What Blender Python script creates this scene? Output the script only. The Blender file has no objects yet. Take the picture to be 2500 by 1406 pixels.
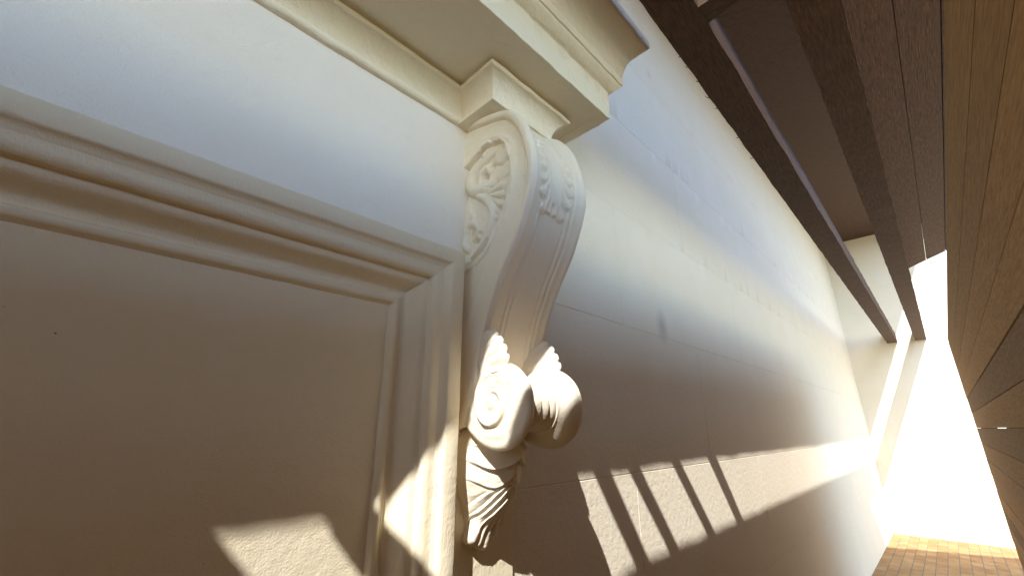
import bpy, math, random
import numpy as np
from mathutils import Matrix, Vector, noise as mnoise

SC = bpy.context.scene
COL = SC.collection

# ------------------------------------------------------------------ camera
cam_d = bpy.data.cameras.new('camera')
cam = bpy.data.objects.new('camera', cam_d)
COL.objects.link(cam)
cam_d.sensor_width = 36.0
cam_d.lens = 14.904
cam_d.clip_start = 0.02
cam_d.clip_end = 500
Rv = Vector((0.69917876, -0.7149469, 0.0))
Uv = Vector((-0.22431439, -0.21936714, 0.94950572))
Fv = Vector((0.67884617, 0.66387423, 0.31374972))
cam.matrix_world = Matrix(((Rv.x, Uv.x, -Fv.x, -0.78865), (Rv.y, Uv.y, -Fv.y, -1.0),
                           (Rv.z, Uv.z, -Fv.z, 1.6), (0, 0, 0, 1)))
SC.camera = cam

# ------------------------------------------------------------------ sky, sun, exposure
SUN = Vector((1.93, 1.0, -2.25)).normalized()          # the way the light travels
elev = math.asin(-SUN.z)
world = bpy.data.worlds.new('World')
SC.world = world
world.use_nodes = True
nt = world.node_tree
bg = nt.nodes['Background']
sky = nt.nodes.new('ShaderNodeTexSky')
sky.sky_type = 'NISHITA'
sky.sun_disc = False
sky.sun_elevation = elev
sky.sun_rotation = math.atan2(-SUN.x, -SUN.y)
sky.air_density = 1.0
sky.dust_density = 0.7
sky.ozone_density = 2.6
nt.links.new(sky.outputs[0], bg.inputs[0])
bg.inputs[1].default_value = 0.15
sd = bpy.data.lights.new('sun', 'SUN')
sd.energy = 2.0
sd.angle = math.radians(0.5)
sd.color = (1.0, 0.975, 0.945)
sun = bpy.data.objects.new('sun', sd)
COL.objects.link(sun)
sun.rotation_euler = SUN.to_track_quat('-Z', 'Y').to_euler()
sun.location = (-6, -3, 8)
SC.view_settings.view_transform = 'Standard'
SC.view_settings.look = 'None'
SC.view_settings.gamma = 1.0
SC.view_settings.exposure = 2.1
SC.cycles.max_bounces = 12
SC.cycles.diffuse_bounces = 8


# ------------------------------------------------------------------ materials
def mat(name):
    m = bpy.data.materials.new(name)
    m.use_nodes = True
    n = m.node_tree.nodes
    return m, n, m.node_tree.links, n['Principled BSDF']


def ramp(n, c0, c1, p0=0.3, p1=0.7):
    r = n.new('ShaderNodeValToRGB')
    r.color_ramp.elements[0].position = p0
    r.color_ramp.elements[1].position = p1
    r.color_ramp.elements[0].color = (*c0, 1)
    r.color_ramp.elements[1].color = (*c1, 1)
    return r


def tex_noise(n, l, coord, scale, detail=3, rough=0.55):
    t = n.new('ShaderNodeTexNoise')
    t.inputs['Scale'].default_value = scale
    t.inputs['Detail'].default_value = detail
    t.inputs['Roughness'].default_value = rough
    l.new(coord, t.inputs['Vector'])
    return t


def plaster(name, c0, c1, grain=0.35, grain_scale=230, broad=0.3, brush=(1, 1, 1), pits=True, dark_spots=None):
    """hand painted render: cream paint, sand grain, brush marks, small pits"""
    m, n, l, b = mat(name)
    tc = n.new('ShaderNodeTexCoord')
    co = tc.outputs['Object']
    big = tex_noise(n, l, co, 3.2, 5, 0.6)
    r = ramp(n, c0, c1, 0.35, 0.65)
    l.new(big.outputs['Fac'], r.inputs[0])
    col = r.outputs[0]
    # faint yellowish weather stains
    st = tex_noise(n, l, co, 14, 6, 0.7)
    sr = ramp(n, (0, 0, 0), (1, 1, 1), 0.58, 0.78)
    l.new(st.outputs['Fac'], sr.inputs[0])
    mx = n.new('ShaderNodeMix'); mx.data_type = 'RGBA'
    mul = n.new('ShaderNodeMath'); mul.operation = 'MULTIPLY'; mul.inputs[1].default_value = 0.22
    l.new(sr.outputs[0], mul.inputs[0])
    l.new(mul.outputs[0], mx.inputs[0])
    l.new(col, mx.inputs[6])
    mx.inputs[7].default_value = (0.66, 0.57, 0.42, 1)
    col = mx.outputs[2]
    if pits:
        v = n.new('ShaderNodeTexVoronoi'); v.inputs['Scale'].default_value = 26
        l.new(co, v.inputs['Vector'])
        pr = ramp(n, (1, 1, 1), (0, 0, 0), 0.03, 0.05)
        l.new(v.outputs['Distance'], pr.inputs[0])
        cutoff = tex_noise(n, l, co, 9, 1)
        gr = ramp(n, (0, 0, 0), (1, 1, 1), 0.6, 0.62)
        l.new(cutoff.outputs['Fac'], gr.inputs[0])
        pm = n.new('ShaderNodeMath'); pm.operation = 'MULTIPLY'
        l.new(pr.outputs[0], pm.inputs[0]); l.new(gr.outputs[0], pm.inputs[1])
        mx2 = n.new('ShaderNodeMix'); mx2.data_type = 'RGBA'
        l.new(pm.outputs[0], mx2.inputs[0])
        l.new(col, mx2.inputs[6])
        mx2.inputs[7].default_value = (0.22, 0.17, 0.11, 1)
        col = mx2.outputs[2]
    if dark_spots:  # soft dark spots at fixed places
        for (px, py, pz, rad, rz, amt) in dark_spots:
            d = n.new('ShaderNodeVectorMath'); d.operation = 'SUBTRACT'
            l.new(co, d.inputs[0]); d.inputs[1].default_value = (px, py, pz)
            s = n.new('ShaderNodeVectorMath'); s.operation = 'MULTIPLY'
            l.new(d.outputs[0], s.inputs[0]); s.inputs[1].default_value = (1 / rad, 0, 1 / rz)
            ln = n.new('ShaderNodeVectorMath'); ln.operation = 'LENGTH'
            l.new(s.outputs[0], ln.inputs[0])
            rr = ramp(n, (amt, amt, amt), (0, 0, 0), 0.1, 1.0)
            l.new(ln.outputs['Value'], rr.inputs[0])
            m3 = n.new('ShaderNodeMix'); m3.data_type = 'RGBA'
            l.new(rr.outputs[0], m3.inputs[0]); l.new(col, m3.inputs[6])
            m3.inputs[7].default_value = (0.30, 0.27, 0.24, 1)
            col = m3.outputs[2]
    l.new(col, b.inputs['Base Color'])
    b.inputs['Roughness'].default_value = 0.72
    b.inputs['Specular IOR Level'].default_value = 0.25
    mp = n.new('ShaderNodeMapping')
    l.new(co, mp.inputs['Vector'])
    mp.inputs['Scale'].default_value = brush
    g = tex_noise(n, l, mp.outputs[0], grain_scale, 3, 0.6)
    w = tex_noise(n, l, co, 38, 4, 0.55)
    b1 = n.new('ShaderNodeBump'); b1.inputs['Strength'].default_value = grain
    b1.inputs['Distance'].default_value = 0.003
    l.new(g.outputs['Fac'], b1.inputs['Height'])
    b2 = n.new('ShaderNodeBump'); b2.inputs['Strength'].default_value = broad
    b2.inputs['Distance'].default_value = 0.012
    l.new(w.outputs['Fac'], b2.inputs['Height'])
    l.new(b1.outputs[0], b2.inputs['Normal'])
    l.new(b2.outputs[0], b.inputs['Normal'])
    return m


C0, C1 = (0.81, 0.715, 0.505), (0.83, 0.74, 0.555)
CN0, CN1 = (0.80, 0.74, 0.65), (0.82, 0.765, 0.685)
M_wall = plaster('wall_render', (0.80, 0.725, 0.57), (0.82, 0.75, 0.61), 0.35, 190, 0.28, pits=False,
                 dark_spots=[(1.41, 0, 2.13, 0.075, 0.11, 0.42), (1.66, 0, 4.05, 0.05, 0.06, 0.18)])
M_frieze = plaster('frieze_render', CN0, CN1, 0.7, 190, 0.28)
M_panel = plaster('panel_render', C0, C1, 0.42, 230, 0.16)
M_arch = plaster('architrave_paint', C0, C1, 0.38, 280, 0.18, brush=(1.0, 1.0, 0.3))
M_hood = plaster('hood_paint', (0.81, 0.725, 0.555), (0.83, 0.75, 0.595), 0.6, 190, 0.45, brush=(0.5, 1, 1))
M_brk = plaster('bracket_paint', (0.82, 0.735, 0.575), (0.84, 0.76, 0.615), 0.28, 300, 0.22)
M_pil = plaster('pilaster_paint', C0, C1, 0.5, 260, 0.2, brush=(1, 1, 0.4))


def wood(name, dark, light, scale=(1, 9, 9), rough=0.8):
    m, n, l, b = mat(name)
    tc = n.new('ShaderNodeTexCoord')
    mp = n.new('ShaderNodeMapping')
    mp.inputs['Scale'].default_value = scale
    l.new(tc.outputs['Object'], mp.inputs['Vector'])
    t = tex_noise(n, l, mp.outputs[0], 16, 6, 0.65)
    t.inputs['Distortion'].default_value = 0.6
    r = ramp(n, dark, light, 0.35, 0.68)
    l.new(t.outputs['Fac'], r.inputs[0])
    oi = n.new('ShaderNodeObjectInfo')
    mr = n.new('ShaderNodeMapRange')
    mr.inputs['To Min'].default_value = 0.7
    mr.inputs['To Max'].default_value = 1.25
    l.new(oi.outputs['Random'], mr.inputs['Value'])
    hs = n.new('ShaderNodeHueSaturation')
    l.new(mr.outputs[0], hs.inputs['Value'])
    l.new(r.outputs[0], hs.inputs['Color'])
    l.new(hs.outputs[0], b.inputs['Base Color'])
    b.inputs['Roughness'].default_value = rough
    bp = n.new('ShaderNodeBump'); bp.inputs['Strength'].default_value = 0.7
    bp.inputs['Distance'].default_value = 0.004
    l.new(t.outputs['Fac'], bp.inputs['Height'])
    l.new(bp.outputs[0], b.inputs['Normal'])
    return m


M_wood = wood('rough_timber', (0.04, 0.016, 0.005), (0.13, 0.058, 0.02))
M_woody = wood('rough_timber_cross', (0.03, 0.013, 0.005), (0.085, 0.042, 0.018), (9, 1, 9))
M_honey = wood('honey_timber', (0.25, 0.115, 0.024), (0.42, 0.22, 0.055))
M_fence = wood('fence_timber', (0.035, 0.018, 0.008), (0.10, 0.055, 0.026), (9, 9, 1))


def simple(name, c0, c1, scale, bump=0.5, dist=0.01, rough=0.85):
    m, n, l, b = mat(name)
    tc = n.new('ShaderNodeTexCoord')
    t = tex_noise(n, l, tc.outputs['Object'], scale, 6, 0.65)
    r = ramp(n, c0, c1)
    l.new(t.outputs['Fac'], r.inputs[0])
    l.new(r.outputs[0], b.inputs['Base Color'])
    b.inputs['Roughness'].default_value = rough
    bp = n.new('ShaderNodeBump'); bp.inputs['Strength'].default_value = bump
    bp.inputs['Distance'].default_value = dist
    l.new(t.outputs['Fac'], bp.inputs['Height'])
    l.new(bp.outputs[0], b.inputs['Normal'])
    return m


def paving():
    m, n, l, b = mat('ochre_brick_paving')
    tc = n.new('ShaderNodeTexCoord')
    br = n.new('ShaderNodeTexBrick')
    l.new(tc.outputs['Object'], br.inputs['Vector'])
    br.inputs['Scale'].default_value = 2.4
    br.inputs['Mortar Size'].default_value = 0.012
    br.inputs['Color1'].default_value = (0.40, 0.21, 0.075, 1)
    br.inputs['Color2'].default_value = (0.50, 0.30, 0.13, 1)
    br.inputs['Mortar'].default_value = (0.22, 0.17, 0.11, 1)
    t = tex_noise(n, l, tc.outputs['Object'], 6, 6, 0.65)
    r = ramp(n, (0.65, 0.62, 0.58), (1, 1, 1), 0.3, 0.6)
    l.new(t.outputs['Fac'], r.inputs[0])
    mx = n.new('ShaderNodeMix'); mx.data_type = 'RGBA'; mx.blend_type = 'MULTIPLY'
    mx.inputs[0].default_value = 1.0
    l.new(br.outputs['Color'], mx.inputs[6]); l.new(r.outputs[0], mx.inputs[7])
    l.new(mx.outputs[2], b.inputs['Base Color'])
    b.inputs['Roughness'].default_value = 0.85
    return m


M_ground = paving()


# ------------------------------------------------------------------ helpers
def link(name, verts, faces, material, parent=None, smooth=None):
    me = bpy.data.meshes.new(name)
    me.from_pydata([tuple(map(float, v)) for v in verts], [], [tuple(map(int, f)) for f in faces])
    me.update()
    if smooth is not None:
        me.polygons.foreach_set('use_smooth', [True] * len(me.polygons))
        if smooth < 3.1:
            me.set_sharp_from_angle(angle=smooth)
    me.materials.append(material)
    o = bpy.data.objects.new(name, me)
    COL.objects.link(o)
    if parent is not None:
        o.parent = parent
        o.matrix_parent_inverse = parent.matrix_basis.inverted()
    return o


def thing(name, label, cat, loc=(0, 0, 0), group=None):
    o = bpy.data.objects.new(name, None)
    o.empty_display_size = 0.1
    COL.objects.link(o)
    o.location = loc
    o['label'] = label
    o['category'] = cat
    if group:
        o['group'] = group
    return o


def tag(o, label, cat, group=None):
    o['label'] = label
    o['category'] = cat
    if group:
        o['group'] = group
    return o


def structure(o):
    o['kind'] = 'structure'
    return o


class MB:
    def __init__(self):
        self.v, self.f = [], []

    def add(self, verts, faces):
        k = len(self.v)
        self.v.extend(verts)
        self.f.extend([tuple(i + k for i in f) for f in faces])

    def box(self, x0, x1, y0, y1, z0, z1):
        vs = [(x, y, z) for x in (x0, x1) for y in (y0, y1) for z in (z0, z1)]
        self.add(vs, [(0, 1, 3, 2), (4, 6, 7, 5), (0, 4, 5, 1), (2, 3, 7, 6), (0, 2, 6, 4), (1, 5, 7, 3)])

    def grid(self, P, flip=False):
        """P: array (n, m, 3)"""
        n, m = P.shape[:2]
        k = len(self.v)
        self.v.extend(P.reshape(-1, 3).tolist())
        i, j = np.meshgrid(np.arange(n - 1), np.arange(m - 1), indexing='ij')
        a = (k + i * m + j).ravel()
        q = np.stack([a, a + 1, a + m + 1, a + m], 1)
        if flip:
            q = q[:, ::-1]
        self.f.extend(map(tuple, q.tolist()))

    def build(self, name, material, parent=None, smooth=None):
        return link(name, self.v, self.f, material, parent, smooth)


def wobble(P, amp, scale, seed=0.0):
    """smooth hand-made unevenness on an (n, m, 3) or (n, 3) array"""
    sh = P.shape
    Q = P.reshape(-1, 3)
    out = np.empty_like(Q)
    for k, p in enumerate(Q):
        q = Vector((p[0] * scale + seed, p[1] * scale - seed, p[2] * scale + 2 * seed))
        nv = mnoise.noise_vector(q)
        out[k] = (p[0] + amp * nv[0], p[1] + amp * nv[1], p[2] + amp * nv[2])
    return out.reshape(sh)


def polyline(pts, step):
    """resample a 2-D polyline at about the given step, keeping its corners"""
    out = [np.array(pts[0], float)]
    for a, b in zip(pts[:-1], pts[1:]):
        a, b = np.array(a, float), np.array(b, float)
        k = max(1, int(np.ceil(np.linalg.norm(b - a) / step)))
        for i in range(1, k + 1):
            out.append(a + (b - a) * i / k)
    return np.array(out)


def catmull(pts, k=8):
    P = np.array(pts, float)
    P = np.vstack([2 * P[0] - P[1], P, 2 * P[-1] - P[-2]])
    out = []
    for i in range(1, len(P) - 2):
        p0, p1, p2, p3 = P[i - 1:i + 3]
        for t in np.linspace(0, 1, k, endpoint=False):
            out.append(0.5 * ((2 * p1) + (p2 - p0) * t + (2 * p0 - 5 * p1 + 4 * p2 - p3) * t * t
                              + (3 * p1 - p0 - 3 * p2 + p3) * t ** 3))
    out.append(P[-2])
    return np.array(out)


def seg_dist(Q, poly, radii=None):
    """distance of points Q (N,2) to a polyline, and the radius at the nearest place"""
    poly = np.array(poly, float)
    if len(poly) == 1:
        d = np.linalg.norm(Q - poly[0], axis=1)
        return d, np.full(len(Q), radii[0] if radii is not None else 0.0), np.zeros(len(Q))
    best = np.full(len(Q), 1e9)
    rad = np.zeros(len(Q))
    arc = np.zeros(len(Q))
    acc = 0.0
    for i in range(len(poly) - 1):
        a, b = poly[i], poly[i + 1]
        ab = b - a
        L = np.linalg.norm(ab)
        t = np.clip(((Q - a) @ ab) / (L * L + 1e-12), 0, 1)
        d = np.linalg.norm(Q - a - t[:, None] * ab, axis=1)
        w = d < best
        best[w] = d[w]
        if radii is not None:
            rad[w] = (radii[i] + (radii[i + 1] - radii[i]) * t)[w]
        arc[w] = acc + t[w] * L
        acc += L
    return best, rad, arc


def stroke_height(Q, pts, radii, k=0.8, smooth=True):
    """height of a rounded carved stroke over points Q"""
    pts = np.array(pts, float)
    radii = np.array(radii, float)
    if len(pts) > 2 and smooth:
        n = len(pts)
        fine = catmull(pts, 6)
        radii = np.interp(np.linspace(0, n - 1, len(fine)), np.arange(n), radii)
        pts = fine
    d, r, _ = seg_dist(Q, pts, radii)
    r = np.maximum(r, 1e-5)
    return k * r * np.sqrt(np.clip(1 - (d / r) ** 2, 0, 1))


def sstep(x, a, b):
    t = np.clip((x - a) / (b - a), 0, 1)
    return t * t * (3 - 2 * t)


def in_poly(Q, poly):
    poly = np.array(poly, float)
    c = np.zeros(len(Q), bool)
    n = len(poly)
    for i in range(n):
        x1, y1 = poly[i]
        x2, y2 = poly[(i + 1) % n]
        cond = (y1 > Q[:, 1]) != (y2 > Q[:, 1])
        xs = (x2 - x1) * (Q[:, 1] - y1) / (y2 - y1 + 1e-12) + x1
        c ^= cond & (Q[:, 0] < xs)
    return c


def mitre_sweep(path, profile, plane, step, amp=0.0, wscale=14, seed=0.0, sign=1):
    """sweep a profile [(offset, height)] along a polyline with mitred corners.
    plane 'xy': path in plan, height is z.  plane 'xz': path in elevation, height is y."""
    path = [np.array(p, float) for p in path]
    n = len(path)
    nor = []
    for a, b in zip(path[:-1], path[1:]):
        t = (b - a) / np.linalg.norm(b - a)
        nor.append(sign * np.array([t[1], -t[0]]))
    mit = []
    for i in range(n):
        if i == 0:
            mit.append(nor[0])
        elif i == n - 1:
            mit.append(nor[-1])
        else:
            mit.append((nor[i - 1] + nor[i]) / (1 + nor[i - 1] @ nor[i]))
    mb = MB()
    for i in range(n - 1):
        L = np.linalg.norm(path[i + 1] - path[i])
        k = max(1, int(np.ceil(L / step)))
        rows = []
        for t in np.linspace(0, 1, k + 1):
            row = []
            for (o, h) in profile:
                p = (path[i] + mit[i] * o) * (1 - t) + (path[i + 1] + mit[i + 1] * o) * t
                row.append((p[0], p[1], h) if plane == 'xy' else (p[0], h, p[1]))
            rows.append(row)
        P = np.array(rows, float)
        if amp:
            P = wobble(P, amp, wscale, seed)
        mb.grid(P)
    return mb


def arc_pts(c, r, a0, a1, k):
    return [(c[0] + r * math.cos(a), c[1] + r * math.sin(a)) for a in np.linspace(a0, a1, k)]


# ================================================================== THE SETTING
mb = MB()
mb.box(-60, 60, -60, 30, -0.3, 0.0)
structure(mb.build('ground', M_ground))

M_dark_ground = simple('dark_green_ground', (0.035, 0.055, 0.015), (0.06, 0.085, 0.025), 30, 0.8, 0.03)
mb = MB()
mb.box(-60, 60, -60, -6.3, -0.05, 0.012)  # added dark ground, out of view, cuts warm bounce onto the hood
structure(mb.build('added_dark_ground', M_dark_ground))

# ---- house wall: rendered in imitation of ashlar, with fine scored joints
XJ, ZT, YJ = -0.0383, 2.1046, -0.07      # outer corner and face of the architrave


def wall_sheet(x0, x1, z0, z1, xs_joint=True):
    joints = [0.773, 1.419, 2.066, 2.70, 3.327, 3.906, 4.55, 5.2]
    zs = [(z0, 0.0)]
    for j in joints:
        if z0 + 0.02 < j < z1 - 0.02:
            d, g = (0.0036, 0.0032) if j < 2.5 else (0.0012, 0.0022)
            zs += [(j - g, 0.0), (j - 0.0010, d), (j + 0.0010, d), (j + g, 0.0)]
    zs.append((z1, 0.0))
    full = []
    for a, b in zip(zs[:-1], zs[1:]):
        k = max(1, int((b[0] - a[0]) / 0.12))
        for i in range(k):
            t = i / k
            full.append((a[0] + (b[0] - a[0]) * t, a[1] + (b[1] - a[1]) * t))
    full.append(zs[-1])
    nx = max(2, int((x1 - x0) / 0.03))
    P = np.zeros((len(full), nx + 1, 3))
    for i, (z, y) in enumerate(full):
        for j in range(nx + 1):
            x = x0 + (x1 - x0) * j / nx
            w = 0.0012 * mnoise.noise(Vector((x * 9, z * 5, 3))) if y > 0 else 0
            P[i, j] = (x, y * (0.8 + 0.5 * mnoise.noise(Vector((x * 20, z, 0)))), z + w)
    mb.grid(P)


wall = thing('house_wall', 'pale rendered house wall scored with fine masonry joints behind the scroll bracket', 'wall')
mb = MB()
wall_sheet(0.12, 9.0, 0.0, 5.0)
mb.build('wall_face', M_wall, wall, 0.5)
mb = MB()
wall_sheet(-4.0, 0.12, ZT - 0.05, 5.0)
mb.build('frieze', M_frieze, wall, 0.5)
# vertical joints, a thin ridge of filler
mb = MB()
for (x, za, zb) in ((0.992, 0.776, 1.4155), (0.992, 2.0695, 2.697), (1.85, 1.4225, 2.0625), (1.85, 2.704, 3.32),
                    (0.992, 3.33, 3.902), (2.7, 0.776, 1.4155), (2.7, 2.0695, 2.697)):
    k = 40
    rows = []
    for i in range(k + 1):
        z = za + (zb - za) * i / k
        dx = 0.0012 * mnoise.noise(Vector((x, z * 12, 1)))
        h = 0.0011 + 0.0006 * mnoise.noise(Vector((x, z * 30, 7)))
        rows.append([(x - 0.0022 + dx, 0.0004, z), (x - 0.0007 + dx, -h, z), (x + 0.0007 + dx, -h, z), (x + 0.0022 + dx, 0.0004, z)])
    mb.grid(np.array(rows), True)
mb.build('mortar_joint', M_wall, wall, 0.8)
# end wing that closes the passage
mb = MB()
mb.box(9.0, 9.3, -8.0, 0.3, 0.0, 5.0)
tag(mb.build('wing_wall', M_wall), 'plain pale wall closing the far end of the passage', 'wall')

# added roof overhang, out of view, keeps sun off the upper wall
roof = thing('shade_eave', 'added dark roof overhang, unseen, that keeps sun off the upper wall', 'roof')
mb = MB()
mb.box(-8, 9, -1.48, 0.4, 5.0, 5.12)
mb.build('eave_board', M_woody, roof)
mb = MB()
mb.box(-8, 9, -1.53, -1.482, 4.99, 5.2)
mb.build('fascia_board', M_wood, roof)

# ---- added fence behind the camera that blocks low sky and bounces warm light
FY, FZ, FB, FX1 = -1.17, 2.37, 0.03, 4.7
sky_screen = thing('light_screen', 'added honey-brown slatted screen that blocks low sky and bounces warm light', 'screen', (0, FY, 0))
rng = random.Random(4)
z = FB
while z < FZ - 0.02:
    mb = MB()
    mb.box(-7, FX1, FY - 0.022, FY + rng.uniform(-0.002, 0.002), z, min(FZ, z + 0.118))
    mb.build('slat', M_honey, sky_screen)
    z += 0.121
for x in (-6.9, -4.6, -2.3, 2.3, 4.6):
    mb = MB(); mb.box(x - 0.045, x + 0.045, FY - 0.115, FY - 0.025, 0, FZ + 0.05)
    mb.build('post', M_fence, sky_screen)

cutoff = thing('left_light_block', 'added unseen board gate at the left end of the passage', 'cutoff', (-7.0, -0.6, 0))  # added boards, out of view, shut out sky light on the left
for k in range(9):
    mb = MB(); mb.box(-7.04, -7.0, -1.15 + k * 0.127, -1.15 + k * 0.127 + 0.123, 0.04, 2.35)
    mb.build('board', M_fence, cutoff)
for z in (0.4, 1.9):
    mb = MB(); mb.box(-6.998, -6.96, -1.14, -0.02, z, z + 0.1)
    mb.build('rail', M_wood, cutoff)

# ---- timber pergola that throws the barred shadow
perg = thing('pergola', 'rough dark brown timber pergola beam close above the hood, with splintered edge', 'pergola', (1, -1.5, 3))


def rough_beam(x0, x1, y0, y1, z0, z1, step, amp, seed, notch=0.0):
    """sawn timber with uneven arrises"""
    sec = [(y0, z0), (y0, z1), (y1, z1), (y1, z0)]
    sec2 = []
    for a, b in zip(sec, sec[1:] + sec[:1]):
        for t in (0.0, 0.06, 0.35, 0.65, 0.94):
            sec2.append((a[0] + (b[0] - a[0]) * t, a[1] + (b[1] - a[1]) * t))
    n = int((x1 - x0) / step)
    m_ = len(sec2)
    vs, fs = [], []
    for i in range(n + 1):
        x = x0 + (x1 - x0) * i / n
        for j, (y, z) in enumerate(sec2):
            q = Vector((x * 6 + seed, y * 25, z * 25))
            dy = amp * mnoise.noise(q) + 0.5 * amp * mnoise.noise(q * 5)
            dz = amp * mnoise.noise(q + Vector((9, 3, 1))) + 0.5 * amp * mnoise.noise(q * 5 + Vector((2, 2, 2)))
            if notch > 0 and y < y0 + 0.4 * (y1 - y0) and z < z0 + 0.4 * (z1 - z0):
                dy += notch * math.exp(-((x + 1.08) / 0.13) ** 2) + 0.6 * notch * float(sstep(np.array(-x), 1.42, 1.52))
            if notch < 0 and y > y0 + 0.6 * (y1 - y0) and z > z0 + 0.6 * (z1 - z0):
                dy += notch * math.exp(-((x + 1.09) / 0.13) ** 2)
            vs.append((x, y + dy, z + dz))
    for i in range(n):
        for j in range(m_):
            a, b = i * m_ + j, i * m_ + (j + 1) % m_
            fs.append((a, b, b + m_, a + m_))
    fs.append(tuple(range(m_ - 1, -1, -1)))
    fs.append(tuple(n * m_ + j for j in range(m_)))
    return vs, fs


for (ya, yb, sd_) in ((-0.697, -0.56, 1.0), (-1.06, -0.92, 5.0)):
    mb = MB()
    mb.add(*rough_beam(-9, 9.0, ya, yb, 3.0, 3.16, 0.02, 0.0035, sd_, 0.03 if sd_ == 1.0 else -0.020))
    bm_ = mb.build('beam', M_wood, perg, 0.6)
    if sd_ == 1.0:
        for (x, dx, l_, up) in ((0.93, 0.045, 0.009, -0.012), (0.80, 0.012, 0.006, 0.002), (1.02, 0.016, 0.008, -0.004), (0.69, 0.010, 0.007, -0.001),
                                (1.31, 0.02, 0.009, -0.006), (1.55, 0.03, 0.012, -0.01), (0.62, 0.008, 0.006, 0)):
            sp = MB()
            rows = []
            for t in np.linspace(0, 1, 7):
                r = 0.0022 * (1 - t * 0.75)
                cy = -0.561 + l_ * math.sin(t * 2.2)
                cz = 3.002 + up * t
                cx = x - dx * t
                rows.append([(cx, cy + r * math.cos(a), cz + r * math.sin(a)) for a in np.linspace(0, 2 * math.pi, 7)])
            sp.grid(np.array(rows))
            sp.build('splinter', M_wood, bm_, 1.0)
# cross bars between the beams
for (xa, xb, xc, xd) in ((-2.05, -1.94, -2.05, -1.94), (-1.706, -1.612, -1.706, -1.612), (-0.665, -0.575, -0.745, -0.665), (-0.415, -0.345, -0.425, -0.372),
                         (0.0, 0.06, 0.02, 0.08), (0.46, 0.55, 0.45, 0.52)):
    mb = MB()
    rows_t, n = [], 24
    vs, fs = [], []
    for i in range(n + 1):
        t = i / n
        y = -0.69 - t * 0.24
        a, b = xa + (xc - xa) * t, xb + (xd - xb) * t
        for j, (px, pz) in enumerate(((a, 3.004), (a, 3.05), (b, 3.05), (b, 3.004))):
            q = Vector((px * 20, y * 9, pz * 20))
            vs.append((px + 0.004 * mnoise.noise(q), y, pz + 0.003 * mnoise.noise(q + Vector((5, 0, 0)))))
    for i in range(n):
        for j in range(4):
            p, q = i * 4 + j, i * 4 + (j + 1) % 4
            fs.append((p, q, q + 4, p + 4))
    mb.add(vs, fs)
    mb.build('cross_bar', M_woody, perg)
mb = MB()
pl = [(-0.955, 3.165), (-1.175, 3.66), (-1.20, 3.65), (-0.985, 3.165)]
mb.add([(px, py, pz) for px in (-9, 2.0) for (py, pz) in pl], [(0, 1, 2, 3), (7, 6, 5, 4), (0, 4, 5, 1), (1, 5, 6, 2), (2, 6, 7, 3), (3, 7, 4, 0)])
mb.build('sky_block_board', M_wood, perg)  # added board, keeps sky light from coming through the slot
for (xa, xb) in ((-8.9, -2.09),):
    mb = MB(); mb.box(xa, xb, -0.925, -0.69, 3.165, 3.19)
    mb.build('slot_block_board', M_woody, perg)  # added to close the slot's left run against sky light
# added boarded canopy beyond the pergola, cuts off the higher sky light
CY0, CY1 = -1.065, -8.0
y = CY0
while y > CY1:
    zb = 3.165 + 0.351 * (CY0 - y)
    za = zb + 0.0509
    # gap made on the left so sunlit paving bounces warm light
    for (bx0, bx1) in (((-9, -6.0), (-2.0, 5.0)) if -4.8 < y < -2.95 else ((-9, 5.0),)):
        mb = MB()
        mb.add([(px, py, pz) for px in (bx0, bx1) for (py, pz) in ((y, zb), (y - 0.145, za), (y - 0.145, za + 0.025), (y, zb + 0.025))],
               [(0, 1, 2, 3), (7, 6, 5, 4), (0, 4, 5, 1), (1, 5, 6, 2), (2, 6, 7, 3), (3, 7, 4, 0)])
        mb.build('sky_block_canopy', M_wood, perg)
    y -= 0.15

# ================================================================== DOOR SURROUND
surround = thing('door_surround', 'cream moulded architrave round a recessed plaster panel left of the bracket', 'architrave', (-0.7, -0.03, 0))
prof = [(0.0, 0.005), (0.0, -0.066), (0.0015, -0.069), (0.004, -0.07), (0.022, -0.0705), (0.040, -0.0695), (0.044, -0.068)]
prof += [(0.046, -0.0645), (0.0495, -0.0590), (0.0545, -0.0548), (0.0595, -0.0528), (0.061, -0.0515), (0.0625, -0.0510), (0.075, -0.0512), (0.0825, -0.0500), (0.0885, -0.0468), (0.0935, -0.0415),
         (0.0955, -0.037), (0.0945, -0.030), (0.096, -0.0275), (0.100, -0.0265), (0.109, -0.0225)]
for t in np.linspace(0.1, 1, 9):
    prof.append((0.109 + 0.031 * t, -0.0225 + 0.0445 * (t * t * (3 - 2 * t) * 0.8 + 0.2 * t)))
prof += [(0.146, 0.0245), (0.152, 0.0245), (0.156, 0.020)]
prof += [(0.168 + 0.0105 * math.sin(a), 0.024 - 0.010 * math.cos(a)) for a in np.linspace(-1.2, 1.45, 8)]
prof += [(0.181, 0.026), (0.183, 0.0302), (0.20, 0.0304)]
XL = -2.0
m_ = mitre_sweep([(XJ, -0.05), (XJ, ZT), (XL, ZT), (XL, -0.05)], prof, 'xz', 0.012, 0.0011, 16, 3.0, sign=-1)
m_.build('moulded_frame', M_arch, surround, 0.9)
mb = MB()
n1, n2 = 90, 90
P = np.zeros((n1 + 1, n2 + 1, 3))
for i in range(n1 + 1):
    for j in range(n2 + 1):
        x = XL + 0.17 + (XJ - 0.183 - XL - 0.17 + 0.012) * j / n2
        z = -0.02 + (ZT - 0.172) * i / n1
        P[i, j] = (x, 0.0302 + 0.0015 * mnoise.noise(Vector((x * 5, z * 5, 2))), z)
mb.grid(P)
mb.build('recessed_panel', M_panel, surround, 1.0)

# ================================================================== HOOD
ZS = 2.72
hood = thing('door_hood', 'projecting cream cornice hood with moulded edge above the bracket', 'cornice', (-0.8, -0.17, ZS))
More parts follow.
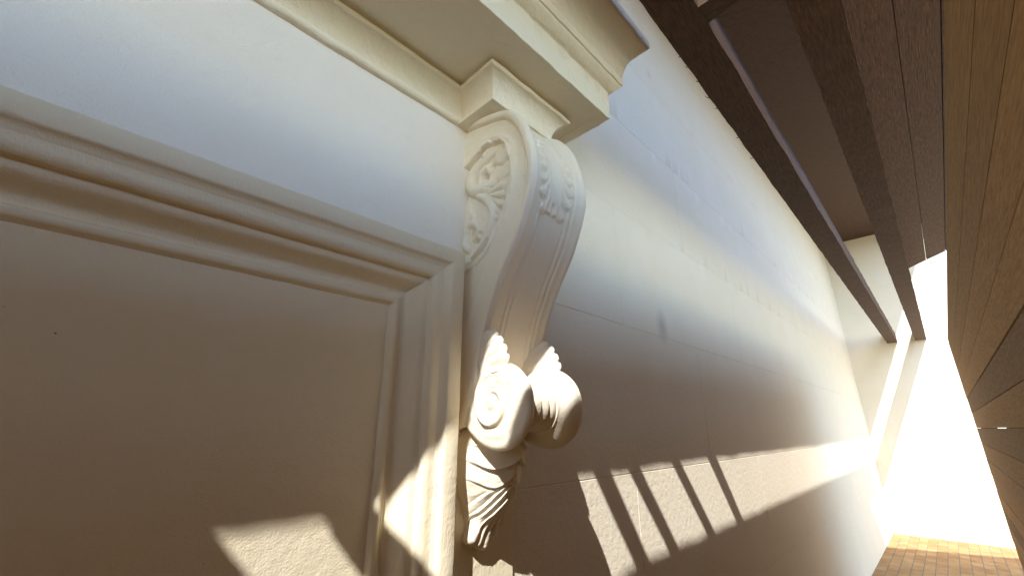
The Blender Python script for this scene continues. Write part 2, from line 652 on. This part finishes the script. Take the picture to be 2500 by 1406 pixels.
# bed moulding, breaking forward over the bracket
bed = [(-0.03, 2.604), (0.006, 2.604)]
bed += [(0.009 + 0.011 * math.cos(a), 2.617 + 0.013 * math.sin(a)) for a in np.linspace(-1.35, 1.3, 9)]
bed += [(0.0125, 2.632), (0.0135, 2.640)]
for t in np.linspace(0, 1, 14):                               # cove
    bed.append((0.0145 + 0.044 * (1 - math.cos(t * math.pi / 2)) ** 0.8 + 0.004 * t, 2.643 + 0.052 * math.sin(t * math.pi / 2) ** 1.15))
bed += [(0.0640, 2.6965), (0.0655, 2.699), (0.0655, 2.7085), (0.0635, 2.7115), (0.058, 2.7135), (0.050, 2.7165), (0.046, 2.7275)]
m_ = mitre_sweep([(-2.4, 0.0), (-0.0195, 0.0), (-0.0195, -0.160), (0.2565, -0.160), (0.2565, 0.0)], bed, 'xy', 0.010, 0.0024, 17, 7.0, sign=1)
m_.build('bed_moulding', M_hood, hood, 0.9)
# underside of the block over the bracket
mb = MB(); mb.box(-0.045, 0.282, -0.185, 0.0, 2.6035, 2.606)
mb.build('block', M_hood, hood)
# soffit, with a narrow raised border
mb = MB()
nx, ny = 150, 30
P = np.zeros((nx + 1, ny + 1, 3))
for i in range(nx + 1):
    for j in range(ny + 1):
        x = -2.4 + (0.396 + 2.4) * i / nx
        y = -0.300 * j / ny
        P[i, j] = (x, y, ZS + 0.004 + 0.002 * mnoise.noise(Vector((x * 5, y * 5, 9))))
mb.grid(P)
mb.build('soffit', M_hood, hood, 1.0)
crown = [(-0.040, ZS + 0.006), (-0.0385, ZS + 0.0005), (-0.035, ZS - 0.001), (-0.003, ZS), (-0.0008, ZS + 0.0005), (0.0, ZS + 0.003), (0.0, 2.78), (0.0, 2.8425),
         (0.003, 2.8455), (0.008, 2.8465), (0.014, 2.8495), (0.020, 2.8535), (0.027, 2.8590), (0.033, 2.8655), (0.0365, 2.8710), (0.0365, 2.8765), (0.0375, 2.8790),
         (0.0425, 2.8795), (0.0435, 2.8815), (0.0440, 2.9130), (0.0425, 2.9165), (0.0435, 2.9195)]
crown += [(0.045, 2.925), (0.048, 2.942), (0.053, 2.960), (0.060, 2.980), (0.069, 3.000), (0.080, 3.018), (0.092, 3.033), (0.104, 3.0455), (0.116, 3.056),
          (0.127, 3.065), (0.1305, 3.069), (0.132, 3.073), (0.132, 3.108), (0.129, 3.113), (0.118, 3.117), (-0.33, 3.15)]
m_ = mitre_sweep([(-2.4, -0.334), (0.430, -0.334), (0.430, 0.01)], crown, 'xy', 0.008, 0.0022, 24, 11.0, sign=1)
m_.build('crown_moulding', M_hood, hood, 0.75)

# ================================================================== PILASTER
mb = MB()
zz = np.linspace(0.0, 2.08, 110)
rows = []
for z in zz:
    rows.append([(-0.04, -0.010, z), (0.05, -0.0102, z), (0.12, -0.0098, z), (0.19, -0.0102, z), (0.2255, -0.010, z), (0.2272, -0.0085, z), (0.2275, 0.004, z)])
P = wobble(np.array(rows), 0.0009, 18, 2.0)
mb.grid(P, True)
tag(mb.build('pilaster', M_pil, None, 0.7), 'narrow flat pilaster strip below and behind the scroll bracket', 'pilaster')

# ================================================================== SCROLL BRACKET
W = 0.237
brk = thing('scroll_bracket', 'ornate cream scroll bracket with carved side, shell leaf and sunlit volute', 'bracket', (W / 2, 0, 1.3))

OUT = catmull([(0.0, 2.634), (-0.08, 2.622), (-0.156, 2.604), (-0.229, 2.571), (-0.29, 2.491), (-0.321, 2.4), (-0.333, 2.324), (-0.325, 2.248),
               (-0.277, 2.125), (-0.213, 2.02), (-0.169, 1.933), (-0.141, 1.858), (-0.12, 1.78), (-0.10, 1.70), (-0.06, 1.60)], 14)
L_ = np.concatenate([[0], np.cumsum(np.linalg.norm(np.diff(OUT, axis=0), axis=1))])
LEN = L_[-1]


def out_at(s):
    return np.stack([np.interp(s, L_, OUT[:, 0]), np.interp(s, L_, OUT[:, 1])], -1)


def out_normal(s):
    d = out_at(s + 0.004) - out_at(s - 0.004)
    d /= np.linalg.norm(d, axis=-1, keepdims=True) + 1e-9
    return np.stack([d[..., 1], -d[..., 0]], -1)        # towards the front


# --- carved left side
REC = [(0.03, 2.4451), (-0.0116, 2.4576), (-0.0641, 2.4808), (-0.1192, 2.4831), (-0.1448, 2.4856), (-0.1736, 2.478), (-0.1999, 2.4547),
       (-0.2163, 2.4188), (-0.2218, 2.3644), (-0.2201, 2.322), (-0.2099, 2.27), (-0.1894, 2.2091), (-0.1641, 2.137), (-0.133, 2.0909),
       (-0.0805, 2.0618), (-0.0232, 2.043), (0.03, 2.03)]
CARVE = [  # points in (y, z), radii, height factor
    ([(-0.190, 2.452), (-0.150, 2.462), (-0.106, 2.4549), (-0.0554, 2.4366), (-0.0268, 2.4109), (-0.0242, 2.377), (-0.0551, 2.3457), (-0.0997, 2.3372), (-0.1438, 2.3448)],
     [0.012, 0.016, 0.017, 0.020, 0.024, 0.026, 0.026, 0.022, 0.008], 0.62),
    ([(-0.065, 2.3638), (-0.0735, 2.3974), (-0.0995, 2.4116), (-0.110, 2.398)], [0.012, 0.016, 0.014, 0.010], 0.8),
    ([(-0.205, 2.415), (-0.180, 2.425), (-0.160, 2.43)], [0.030, 0.034, 0.030], 0.30),
    ([(-0.195, 2.37), (-0.165, 2.36)], [0.026, 0.024], 0.28),
    ([(-0.0213, 2.3522), (-0.0516, 2.3318), (-0.099, 2.2957), (-0.1307, 2.2597), (-0.1444, 2.2274), (-0.1415, 2.1908), (-0.1311, 2.1655), (-0.1153, 2.1393), (-0.084, 2.1189), (-0.0536, 2.1059)],
     [0.008, 0.011, 0.014, 0.015, 0.015, 0.015, 0.015, 0.014, 0.012, 0.008], 0.85),
    ([(-0.0208, 2.2013), (-0.0301, 2.2201), (-0.0564, 2.2211), (-0.0808, 2.2038), (-0.0894, 2.181), (-0.0803, 2.1644), (-0.0609, 2.1622)],
     [0.012, 0.015, 0.016, 0.014, 0.012, 0.010, 0.008], 0.85),
    ([(-0.018, 2.185), (-0.018, 2.155), (-0.035, 2.135)], [0.012, 0.014, 0.012], 0.7),
    ([(-0.040, 2.262), (-0.052, 2.243)], [0.012, 0.010], 0.6),
    ([(-0.022, 2.30), (-0.030, 2.262), (-0.022, 2.235)], [0.010, 0.013, 0.010], 0.5),
    ([(-0.1159, 2.3154), (-0.1776, 2.3122)], [0.004, 0.016], 0.75),
    ([(-0.1201, 2.3033), (-0.1816, 2.2789)], [0.004, 0.015], 0.75),
    ([(-0.1203, 2.2943), (-0.1763, 2.2475)], [0.004, 0.013], 0.75),
    ([(-0.1246, 2.284), (-0.1625, 2.2282)], [0.004, 0.010], 0.75),
    ([(-0.150, 2.172), (-0.135, 2.125), (-0.110, 2.098), (-0.075, 2.078)], [0.006, 0.011, 0.011, 0.006], 0.7),
    ([(-0.095, 2.10), (-0.050, 2.075), (-0.015, 2.07)], [0.006, 0.012, 0.010], 0.7),
]
ON_TOP = [
    ([(-0.1246, 2.482), (-0.105, 2.476), (-0.092, 2.462)], [0.012, 0.016, 0.010], 0.8),
    ([(-0.0065, 2.5558), (-0.0768, 2.5351)], [0.006, 0.006], 0.3),
    ([(-0.09, 2.476), (-0.055, 2.455), (-0.03, 2.44), (-0.012, 2.42)], [0.006, 0.008, 0.006, 0.004], 0.5),
]
HOLES = [((-0.0962, 2.3789), 0.013, 0.012), ((-0.086, 2.384), 0.010, 0.010), ((-0.1272, 2.4039), 0.011, 0.011), ((-0.0497, 2.1908), 0.012, 0.013),
         ((-0.0946, 2.1698), 0.009, 0.009), ((-0.0728, 2.1544), 0.011, 0.010), ((-0.184, 2.262), 0.006, 0.006), ((-0.171, 2.226), 0.007, 0.008), ((-0.158, 2.196), 0.007, 0.009)]
GROOVES = [([(-0.128, 2.140), (-0.1035, 2.0935)], 0.007, 0.006), ([(-0.0892, 2.0815), (-0.0713, 2.0549)], 0.007, 0.005), ([(-0.0842, 2.0147), (-0.0628, 1.9872)], 0.006, 0.004),
           ([(-0.1050, 2.334), (-0.135, 2.324), (-0.150, 2.335)], 0.004, 0.004)]


def side_height(Q):
    d, _, _ = seg_dist(Q, OUT_L[::3])
    h = np.zeros(len(Q))
    rim = 0.0295
    bead = 0.011 * np.sqrt(np.clip(1 - ((d - 0.0155) / 0.0145) ** 2, 0, 1))
    h += bead
    h -= 0.006 * np.exp(-((d - rim - 0.003) / 0.0035) ** 2)
    band = np.clip((d - rim) / 0.062, 0, 1)
    h += np.where(d > rim, -0.007 * np.sin(np.pi * band) + 0.003 * band, 0)
    dr, _, _ = seg_dist(Q, REC)
    inside = in_poly(Q, REC)
    sdr = np.where(inside, dr, -dr)
    soft = 0.006 + 0.02 * sstep(2.35 - Q[:, 1], 0.0, 0.25)
    rec = sstep(sdr / soft, 0.0, 1.0)
    # the hollow fades out downwards
    depth = 0.024 - 0.016 * sstep(2.44 - Q[:, 1], 0.0, 0.30)
    h -= depth * rec
    # raised roll round the hollow
    h += 0.004 * np.exp(-((sdr + 0.012) / 0.010) ** 2) * sstep(Q[:, 1], 2.15, 2.40)
    c = np.zeros(len(Q))
    for pts, rad, k in CARVE:
        c = np.maximum(c, stroke_height(Q, pts, rad, k))
    h += c * sstep(sdr, -0.012, 0.004) * 1.45
    for pts, rad, k in ON_TOP:
        h += stroke_height(Q, pts, rad, k)
    for (p, r, dp) in HOLES:
        e = np.linalg.norm((Q - np.array(p)) * np.array([1.0, 0.8]), axis=1)
        h -= dp * (1 - sstep(e, r * 0.45, r))
    for pts, r, dp in GROOVES:
        e, _, _ = seg_dist(Q, pts)
        h -= dp * (1 - sstep(e, r * 0.15, r))
    return h


def rough(Q, a, f, seed):
    return np.array([a * mnoise.noise(Vector((q[0] * f, q[1] * f, seed))) for q in Q])


S_ = np.linspace(0, LEN, 430)
T_ = np.concatenate([np.linspace(0, 0.80, 130, endpoint=False), np.linspace(0.80, 0.965, 46, endpoint=False), 1 - 0.035 * np.linspace(1, 0, 12) ** 1.6])
front_pts = out_at(S_) - out_normal(S_) * 0.009 * sstep(S_, 0.0, 0.12)[:, None]
OUT_L = front_pts.copy()
back_z = np.interp(S_, [0, 0.33 * LEN, LEN], [2.626, 2.44, 1.56])
Q = np.zeros((len(S_), len(T_), 2))
for i in range(len(S_)):
    b = np.array([0.012, back_z[i]])
    Q[i] = b + (front_pts[i] - b) * T_[:, None]
Qf = Q.reshape(-1, 2)
h = side_height(Qf) + rough(Qf, 0.0011, 30, 4.0) + rough(Qf, 0.0006, 90, 8.0)
d, _, _ = seg_dist(Qf, OUT_L[::2])
rr = 0.008
inset = np.where(d < rr, rr - np.sqrt(np.clip(rr ** 2 - (rr - d) ** 2, 0, None)), 0)
h = h * sstep(d, 0.0, rr)
xl = -h + inset
TILT = 0.009
left = np.stack([xl.reshape(Q.shape[:2]), Q[..., 0], Q[..., 1]], -1)
mb = MB()
mb.grid(left, True)
mb.build('carved_side', M_brk, brk, 3.2)

# --- front, right side
S2 = np.linspace(0.10, LEN, 300)
X2 = np.concatenate([np.linspace(0.008, 0.03, 14, endpoint=False), np.linspace(0.03, 0.207, 110, endpoint=False), np.linspace(0.207, W - 0.008, 14)])
SS, XX = np.meshgrid(S2, X2, indexing='ij')
P0 = out_at(SS)
N0 = out_normal(SS)
u = np.abs((XX - 0.008) / (W - 0.016) * 2 - 1)
fade_low = 1 - 0.55 * sstep(SS, 0.65, 0.95)
nfront = -0.020 * (1 - u ** 2.2) * fade_low * sstep(SS, 0.10, 0.22)
nfront += 0.002 * np.exp(-((u - 0.94) / 0.06) ** 2) * (XX > W / 2)
for gx, gw, gd in ((0.047, 0.0035, 0.0028), (0.066, 0.0035, 0.0028), (W - 0.047, 0.0035, 0.0028), (W - 0.066, 0.0035, 0.0028)):
    nfront -= gd * np.exp(-((XX - gx) / gw) ** 2) * sstep(SS, 0.36, 0.46)
    nfront += 0.0012 * np.exp(-((XX - gx - 0.008) / 0.006) ** 2) * sstep(SS, 0.36, 0.46)
QF = np.stack([XX.ravel(), P0[..., 1].ravel()], -1)
nf = nfront.ravel() + rough(QF, 0.0010, 28, 2.0) + rough(QF, 0.0006, 90, 5.0)
# shell leaf on the brow: ribs fanning down into rounded lobes
cx = 0.106
SL = QF.copy(); SL[:, 1] = SS.ravel()                        # (x, arc length)
s_top = float(np.interp(-2.43, -OUT[60:, 1], L_[60:]))


def s_of_z(z):
    i0 = int(np.argmin(np.abs(OUT[:, 1] - 2.56)))
    return float(np.interp(-z, -OUT[i0:, 1], L_[i0:]))


leaf = np.zeros(len(SL))


def lobe(Q, pts, radii):
    """a rib that rises and widens into a scale with a crisp rounded end"""
    pts = np.array(pts, float)
    fine = catmull(pts, 8)
    n_ = len(pts)
    rad_ = np.interp(np.linspace(0, n_ - 1, len(fine)), np.arange(n_), radii)
    d_, r_, arc_ = seg_dist(Q, fine, rad_)
    tot = np.sum(np.linalg.norm(np.diff(fine, axis=0), axis=1))
    hmax = 0.0022 + 0.0058 * (arc_ / tot) ** 2
    q_ = np.clip(1 - (d_ / np.maximum(r_, 1e-5)) ** 2, 0, 1)
    return hmax * (0.75 * q_ ** 0.35 + 0.25 * q_) * (r_ > 0)

LOBES = [(0.036, 2.466, 0.007), (0.051, 2.442, 0.009), (0.060, 2.412, 0.011), (0.064, 2.374, 0.013), (0.064, 2.332, 0.0145), (0.063, 2.289, 0.015), (0.058, 2.246, 0.0155), (0.040, 2.205, 0.0175)]
for (ax, z, r) in LOBES:
    for sg in (-1, 1):
        s1 = s_of_z(z)
        s0 = s_of_z(2.49)
        sm = s0 + (s1 - s0) * 0.55
        pts = [(cx + sg * 0.004 * (ax / 0.06), s0), (cx + sg * ax * 0.30, sm), (cx + sg * ax * 0.72, s0 + (s1 - s0) * 0.90), (cx + sg * ax, s1)]
        leaf = np.maximum(leaf, lobe(SL, pts, [0.0012, 0.0036, 0.0070, r]))
for k in (-2, -1, 0, 1, 2):
    s1 = s_of_z(2.205 if abs(k) == 1 else 2.235)
    s0 = s_of_z(2.48)
    pts = [(cx + k * 0.003, s0), (cx + k * 0.009, (s0 + s1) / 2), (cx + k * 0.013, s1)]
    leaf = np.maximum(leaf, lobe(SL, pts, [0.0015, 0.0048, 0.0095]))
nf += leaf
nf = nf.reshape(SS.shape)
nf *= sstep(XX, 0.008, 0.014) * sstep(W - XX, 0.008, 0.014)
nf -= TILT * (1 - (XX - 0.008) / (W - 0.016)) * sstep(SS, 0.0, 0.12)
FR = np.stack([XX, P0[..., 0] + N0[..., 0] * nf, P0[..., 1] + N0[..., 1] * nf], -1)
mb = MB()
mb.grid(FR, False)
# top strip and plain right cheek
mb2 = MB()
mb.build('leaf_front', M_brk, brk, 3.2)
Tc = np.concatenate([np.linspace(0, 0.9, 16, endpoint=False), 1 - 0.1 * np.linspace(1, 0, 12) ** 1.5])
Sr = np.linspace(0, LEN, 150)
Qr = np.zeros((len(Sr), len(Tc), 3))
fr = out_at(Sr)
bz = np.interp(Sr, [0, 0.33 * LEN, LEN], [2.626, 2.44, 1.56])
for i in range(len(Sr)):
    b = np.array([0.012, bz[i]])
    q = b + (fr[i] - b) * Tc[:, None]
    dd = (1 - Tc) * np.linalg.norm(fr[i] - b)
    ins = np.where(dd < rr, rr - np.sqrt(np.clip(rr ** 2 - (rr - dd) ** 2, 0, None)), 0)
    Qr[i] = np.stack([W - ins, q[:, 0], q[:, 1]], -1)
mb2.grid(Qr, False)
mb2.build('plain_side', M_brk, brk, 3.2)

# --- volute: two thick scroll ends joined by a waisted, ringed roll
VC = (-0.182, 1.660)
R0 = 0.107


TH_K = np.radians([-180, -150, -120, -86, -62, -37, -18, 0, 30, 60, 90, 120, 150, 180])
TH_R = np.array([0.102, 0.105, 0.110, 0.116, 0.123, 0.136, 0.156, 0.166, 0.150, 0.122, 0.107, 0.104, 0.102, 0.102])


def r_out(a):
    """outline of a scroll end: round in front, running back to the wall behind"""
    a = (np.asarray(a) + math.pi) % (2 * math.pi) - math.pi
    return np.interp(a, TH_K, TH_R)


def lathe(prof, n, amp=0.0, seed=0):
    ang = np.linspace(0, 2 * math.pi, n)
    ro = r_out(ang)
    k = np.ones(7) / 7
    ro = np.convolve(np.concatenate([ro[-8:-1], ro, ro[1:8]]), k, 'same')[7:-7]
    rows = []
    for (x, r) in prof:
        w = float(sstep(np.array([r]), 0.070, 0.090)[0])
        rad = r + (ro - R0) * w
        rows.append(np.stack([np.full(n, x), VC[0] + rad * np.cos(ang), VC[1] + rad * np.sin(ang)], -1))
    P = np.array(rows)[:, :-1]
    if amp:
        P = wobble(P, amp, 16, seed)
    return np.concatenate([P, P[:, :1]], 1)


def disc_profile(shoulder):
    p = [(0.016 - 0.016 * math.cos(a), R0 - 0.018 + 0.018 * math.sin(a)) for a in np.linspace(0, math.pi / 2, 9)]
    return p + shoulder


LW = 0.012                                   # the left scroll end stands slightly narrower than the right one
left_half = disc_profile([(0.021, R0 - 0.001), (0.028, R0 - 0.006), (0.035, R0 - 0.016), (0.043, R0 - 0.029), (0.052, 0.069), (0.062, 0.064), (0.070, 0.0635),
                          (0.084, 0.068), (0.0885, 0.0675), (0.0900, 0.061), (0.100, 0.0635), (0.112, 0.070), (0.1165, 0.0695), (0.118, 0.0635)])
right_half = [(W - x, r) for (x, r) in disc_profile([(0.028, R0 + 0.0005), (0.042, R0 - 0.002), (0.056, R0 - 0.009), (0.068, R0 - 0.019), (0.078, R0 - 0.029), (0.0865, 0.0765), (0.0880, 0.0685),
              (0.0895, 0.0705), (0.0940, 0.0725), (0.104, 0.068), (0.118, 0.0620)])]
for side_, half in ((0, left_half), (1, right_half)):
    mb = MB()
    mb.grid(lathe(half, 150, 0.0014, 3.0 + side_), side_ == 0)
    if side_ == 0:                           # face with a coiled scroll
        nr, na = 90, 150
        ang = np.linspace(0, 2 * math.pi, na)
        ro = r_out(ang)
        ro = np.convolve(np.concatenate([ro[-8:-1], ro, ro[1:8]]), np.ones(7) / 7, 'same')[7:-7] - 0.018
        tt = np.linspace(0, 1, nr)
        RR = tt[:, None] * ro[None, :]
        AA = np.repeat(ang[None, :], nr, 0)
        Y = VC[0] + RR * np.cos(AA)
        Z = VC[1] + RR * np.sin(AA)
        ey, ez = VC[0] + 0.022, VC[1] + 0.004
        r2 = np.hypot((Y - ey) * 1.08, Z - ez)
        th = np.mod(np.arctan2(Z - ez, Y - ey) - 0.9, 2 * math.pi)
        edge = np.clip((1 - tt) / 0.22, 0, 1)[:, None]
        hh = 0.007 * (1 - np.clip(r2 / 0.12, 0, 1) ** 2)
        for turn in (0, 1):
            rs = 0.032 + 0.052 * (th / (2 * math.pi) + turn) * (1.0 if turn == 0 else 0.97)
            e = r2 - rs
            amp_ = 0.0068 * (1 - sstep(rs, 0.088, 0.100)) * sstep(rs, 0.029, 0.036)
            hh -= amp_ * np.exp(-(e / 0.0021) ** 2)
            hh += 0.9 * amp_ * np.exp(-((e + 0.009) / 0.0085) ** 2)
            hh -= 0.45 * amp_ * np.exp(-((e - 0.008) / 0.009) ** 2)
        hh += 0.0045 * np.exp(-(r2 / 0.019) ** 4)
        hh *= sstep(edge, 0, 1)
        rn = rough(np.stack([Y.ravel(), Z.ravel()], -1), 0.0014, 45, 6.0).reshape(Y.shape) * sstep(edge, 0, 0.6)
        mb.grid(np.stack([-hh - rn, Y, Z], -1), False)
    mb.build('volute', M_brk, brk, 1.1)

# --- scalloped leaf lying on each scroll end
LEAF = [(-0.118, 1.868), (-0.141, 1.862), (-0.156, 1.860), (-0.166, 1.850), (-0.1655, 1.842), (-0.179, 1.840), (-0.188, 1.828), (-0.1865, 1.818), (-0.197, 1.814),
        (-0.204, 1.801), (-0.2005, 1.790), (-0.209, 1.786), (-0.2125, 1.773), (-0.206, 1.760), (-0.196, 1.745)]
LEAF = catmull(LEAF, 5)
nb = len(LEAF)
base = np.stack([np.linspace(-0.095, -0.115, nb), np.linspace(1.80, 1.735, nb)], -1)
for mirror in (False, True):
    secs = [(-0.004, 0.0), (-0.0065, 0.35), (-0.006, 0.65), (-0.003, 0.87), (0.002, 0.96), (0.008, 1.0), (0.015, 0.97), (0.025, 0.86), (0.037, 0.68), (0.050, 0.46), (0.062, 0.22), (0.070, 0.0)]
    # finer interpolation over the section list
    tt = np.linspace(0, len(secs) - 1, 60)
    xs = np.interp(tt, np.arange(len(secs)), [a for a, _ in secs])
    fs_ = np.interp(tt, np.arange(len(secs)), [b for _, b in secs])
    tn = np.linspace(0, 1, nb)
    rows = []
    for k_, (x, f_) in enumerate(zip(xs, fs_)):
        P = base + (LEAF - base) * f_
        rib = 0.0028 * np.sin(tn * math.pi * 2 * 4.0 + 1.2) * sstep(np.array([f_]), 0.2, 0.6)[0]
        xx = x - rib if x < 0.004 else np.full(nb, x)
        xx = xx * np.ones(nb)
        if x >= 0.004:
            P = P + np.stack([-0.0015 * np.sin(tn * 26 + 1), 0.0 * tn], -1) * min(1, (x - 0.004) * 60)
        xx = (W - xx) if mirror else xx
        rows.append(np.stack([xx, P[:, 0], P[:, 1]], -1))
    P = wobble(np.array(rows), 0.0013, 22, 6.0)
    mb = MB(); mb.grid(P, mirror)
    mb.build('volute_leaf', M_brk, brk, 3.2)

# --- pendant husk under the volute
nz, nxg = 330, 220
Zg = np.linspace(1.268, 1.64, nz)
Xg = np.linspace(-0.012, 0.236, nxg)
ZZ, XG = np.meshgrid(Zg, Xg, indexing='ij')
Tz = np.interp(Zg, [1.268, 1.297, 1.33, 1.36, 1.39, 1.42, 1.455, 1.50, 1.54, 1.58, 1.64], [0.026, 0.031, 0.042, 0.058, 0.076, 0.093, 0.108, 0.124, 0.132, 0.124, 0.10])
Wz = np.interp(Zg, [1.268, 1.33, 1.37, 1.40, 1.43, 1.47, 1.52, 1.58, 1.64], [0.040, 0.050, 0.066, 0.080, 0.094, 0.106, 0.110, 0.104, 0.09])
Xc = np.interp(Zg, [1.268, 1.33, 1.42, 1.64], [0.088, 0.094, 0.110, 0.116])
v = (XG - Xc[:, None]) / Wz[:, None]
prof_ = np.clip(1 - np.abs(v) ** 1.9, 0, None) ** 0.78
hD = Tz[:, None] * prof_
av = np.abs(v)
# folds that run down and back from the front ridge
chev = ZZ + 0.125 * av - 0.025 * av ** 2 + 0.004 * np.sin(ZZ * 60)
ph = np.mod((chev - 1.296) / 0.0300 + 0.25 * np.sin(chev * 47), 1.0)
fold = ph ** 0.75 * (1 - sstep(ph, 0.86, 1.0)) * 1.25
lowmask = 1 - sstep(ZZ + 0.03 * av, 1.452, 1.460)
hD += 0.0085 * (fold - 0.5) * lowmask * sstep(prof_, 0.10, 0.45) * sstep(ZZ, 1.325, 1.365)
# overlapping lips of the calyx
for zc, stepd, sm in ((1.478, 0.009, 0.030), (1.524, 0.018, 0.030), (1.566, 0.012, 0.022)):
    lip = ZZ - (zc - sm * np.abs(np.cos(math.pi * (np.clip(v, -1, 1) + 0.5))) ** 0.8 + 0.002 * np.sin(v * 9 + zc * 40))
    hD += stepd * sstep(lip, 0, 0.0035) * np.exp(-np.clip(lip, 0, None) / 0.030) * sstep(prof_, 0.1, 0.4) * (1 - 0.85 * sstep(v, 0.45, 0.8))
QD = np.stack([XG.ravel(), ZZ.ravel()], -1)
# fingers at the tip
fing = np.zeros(len(QD))
for pts, rad in (([(0.078, 1.41), (0.052, 1.320)], [0.014, 0.0165]), ([(0.094, 1.40), (0.072, 1.306)], [0.011, 0.0120]),
                 ([(0.106, 1.395), (0.097, 1.300)], [0.014, 0.0170]), ([(0.124, 1.40), (0.130, 1.324)], [0.009, 0.0100]),
                 ([(0.140, 1.41), (0.150, 1.348)], [0.009, 0.0100])):
    d, r, _ = seg_dist(QD, pts, rad)
    fing = np.maximum(fing, np.clip(1 - (d / r) ** 2, 0, 1) ** 0.4 * (0.029 + 0.32 * np.clip(QD[:, 1] - 1.30, 0, 1)))
hD = hD.ravel()
low = sstep(QD[:, 1], 1.335, 1.385)
hD = hD * low + fing * (1 - low)
hD = np.maximum(hD, fing * 0.9)
hD = hD + (rough(QD, 0.0015, 40, 3.0) + rough(QD, 0.0008, 120, 3.0)) * (hD > 0.004)
hD = hD.reshape(ZZ.shape)
mb = MB()
keep = hD > 0.0008
P = np.stack([XG, -0.0085 - hD, ZZ], -1)
P[~keep, 1] = 0.002
mb.grid(P, False)
mb.build('pendant_leaf', M_brk, brk, 1.2)
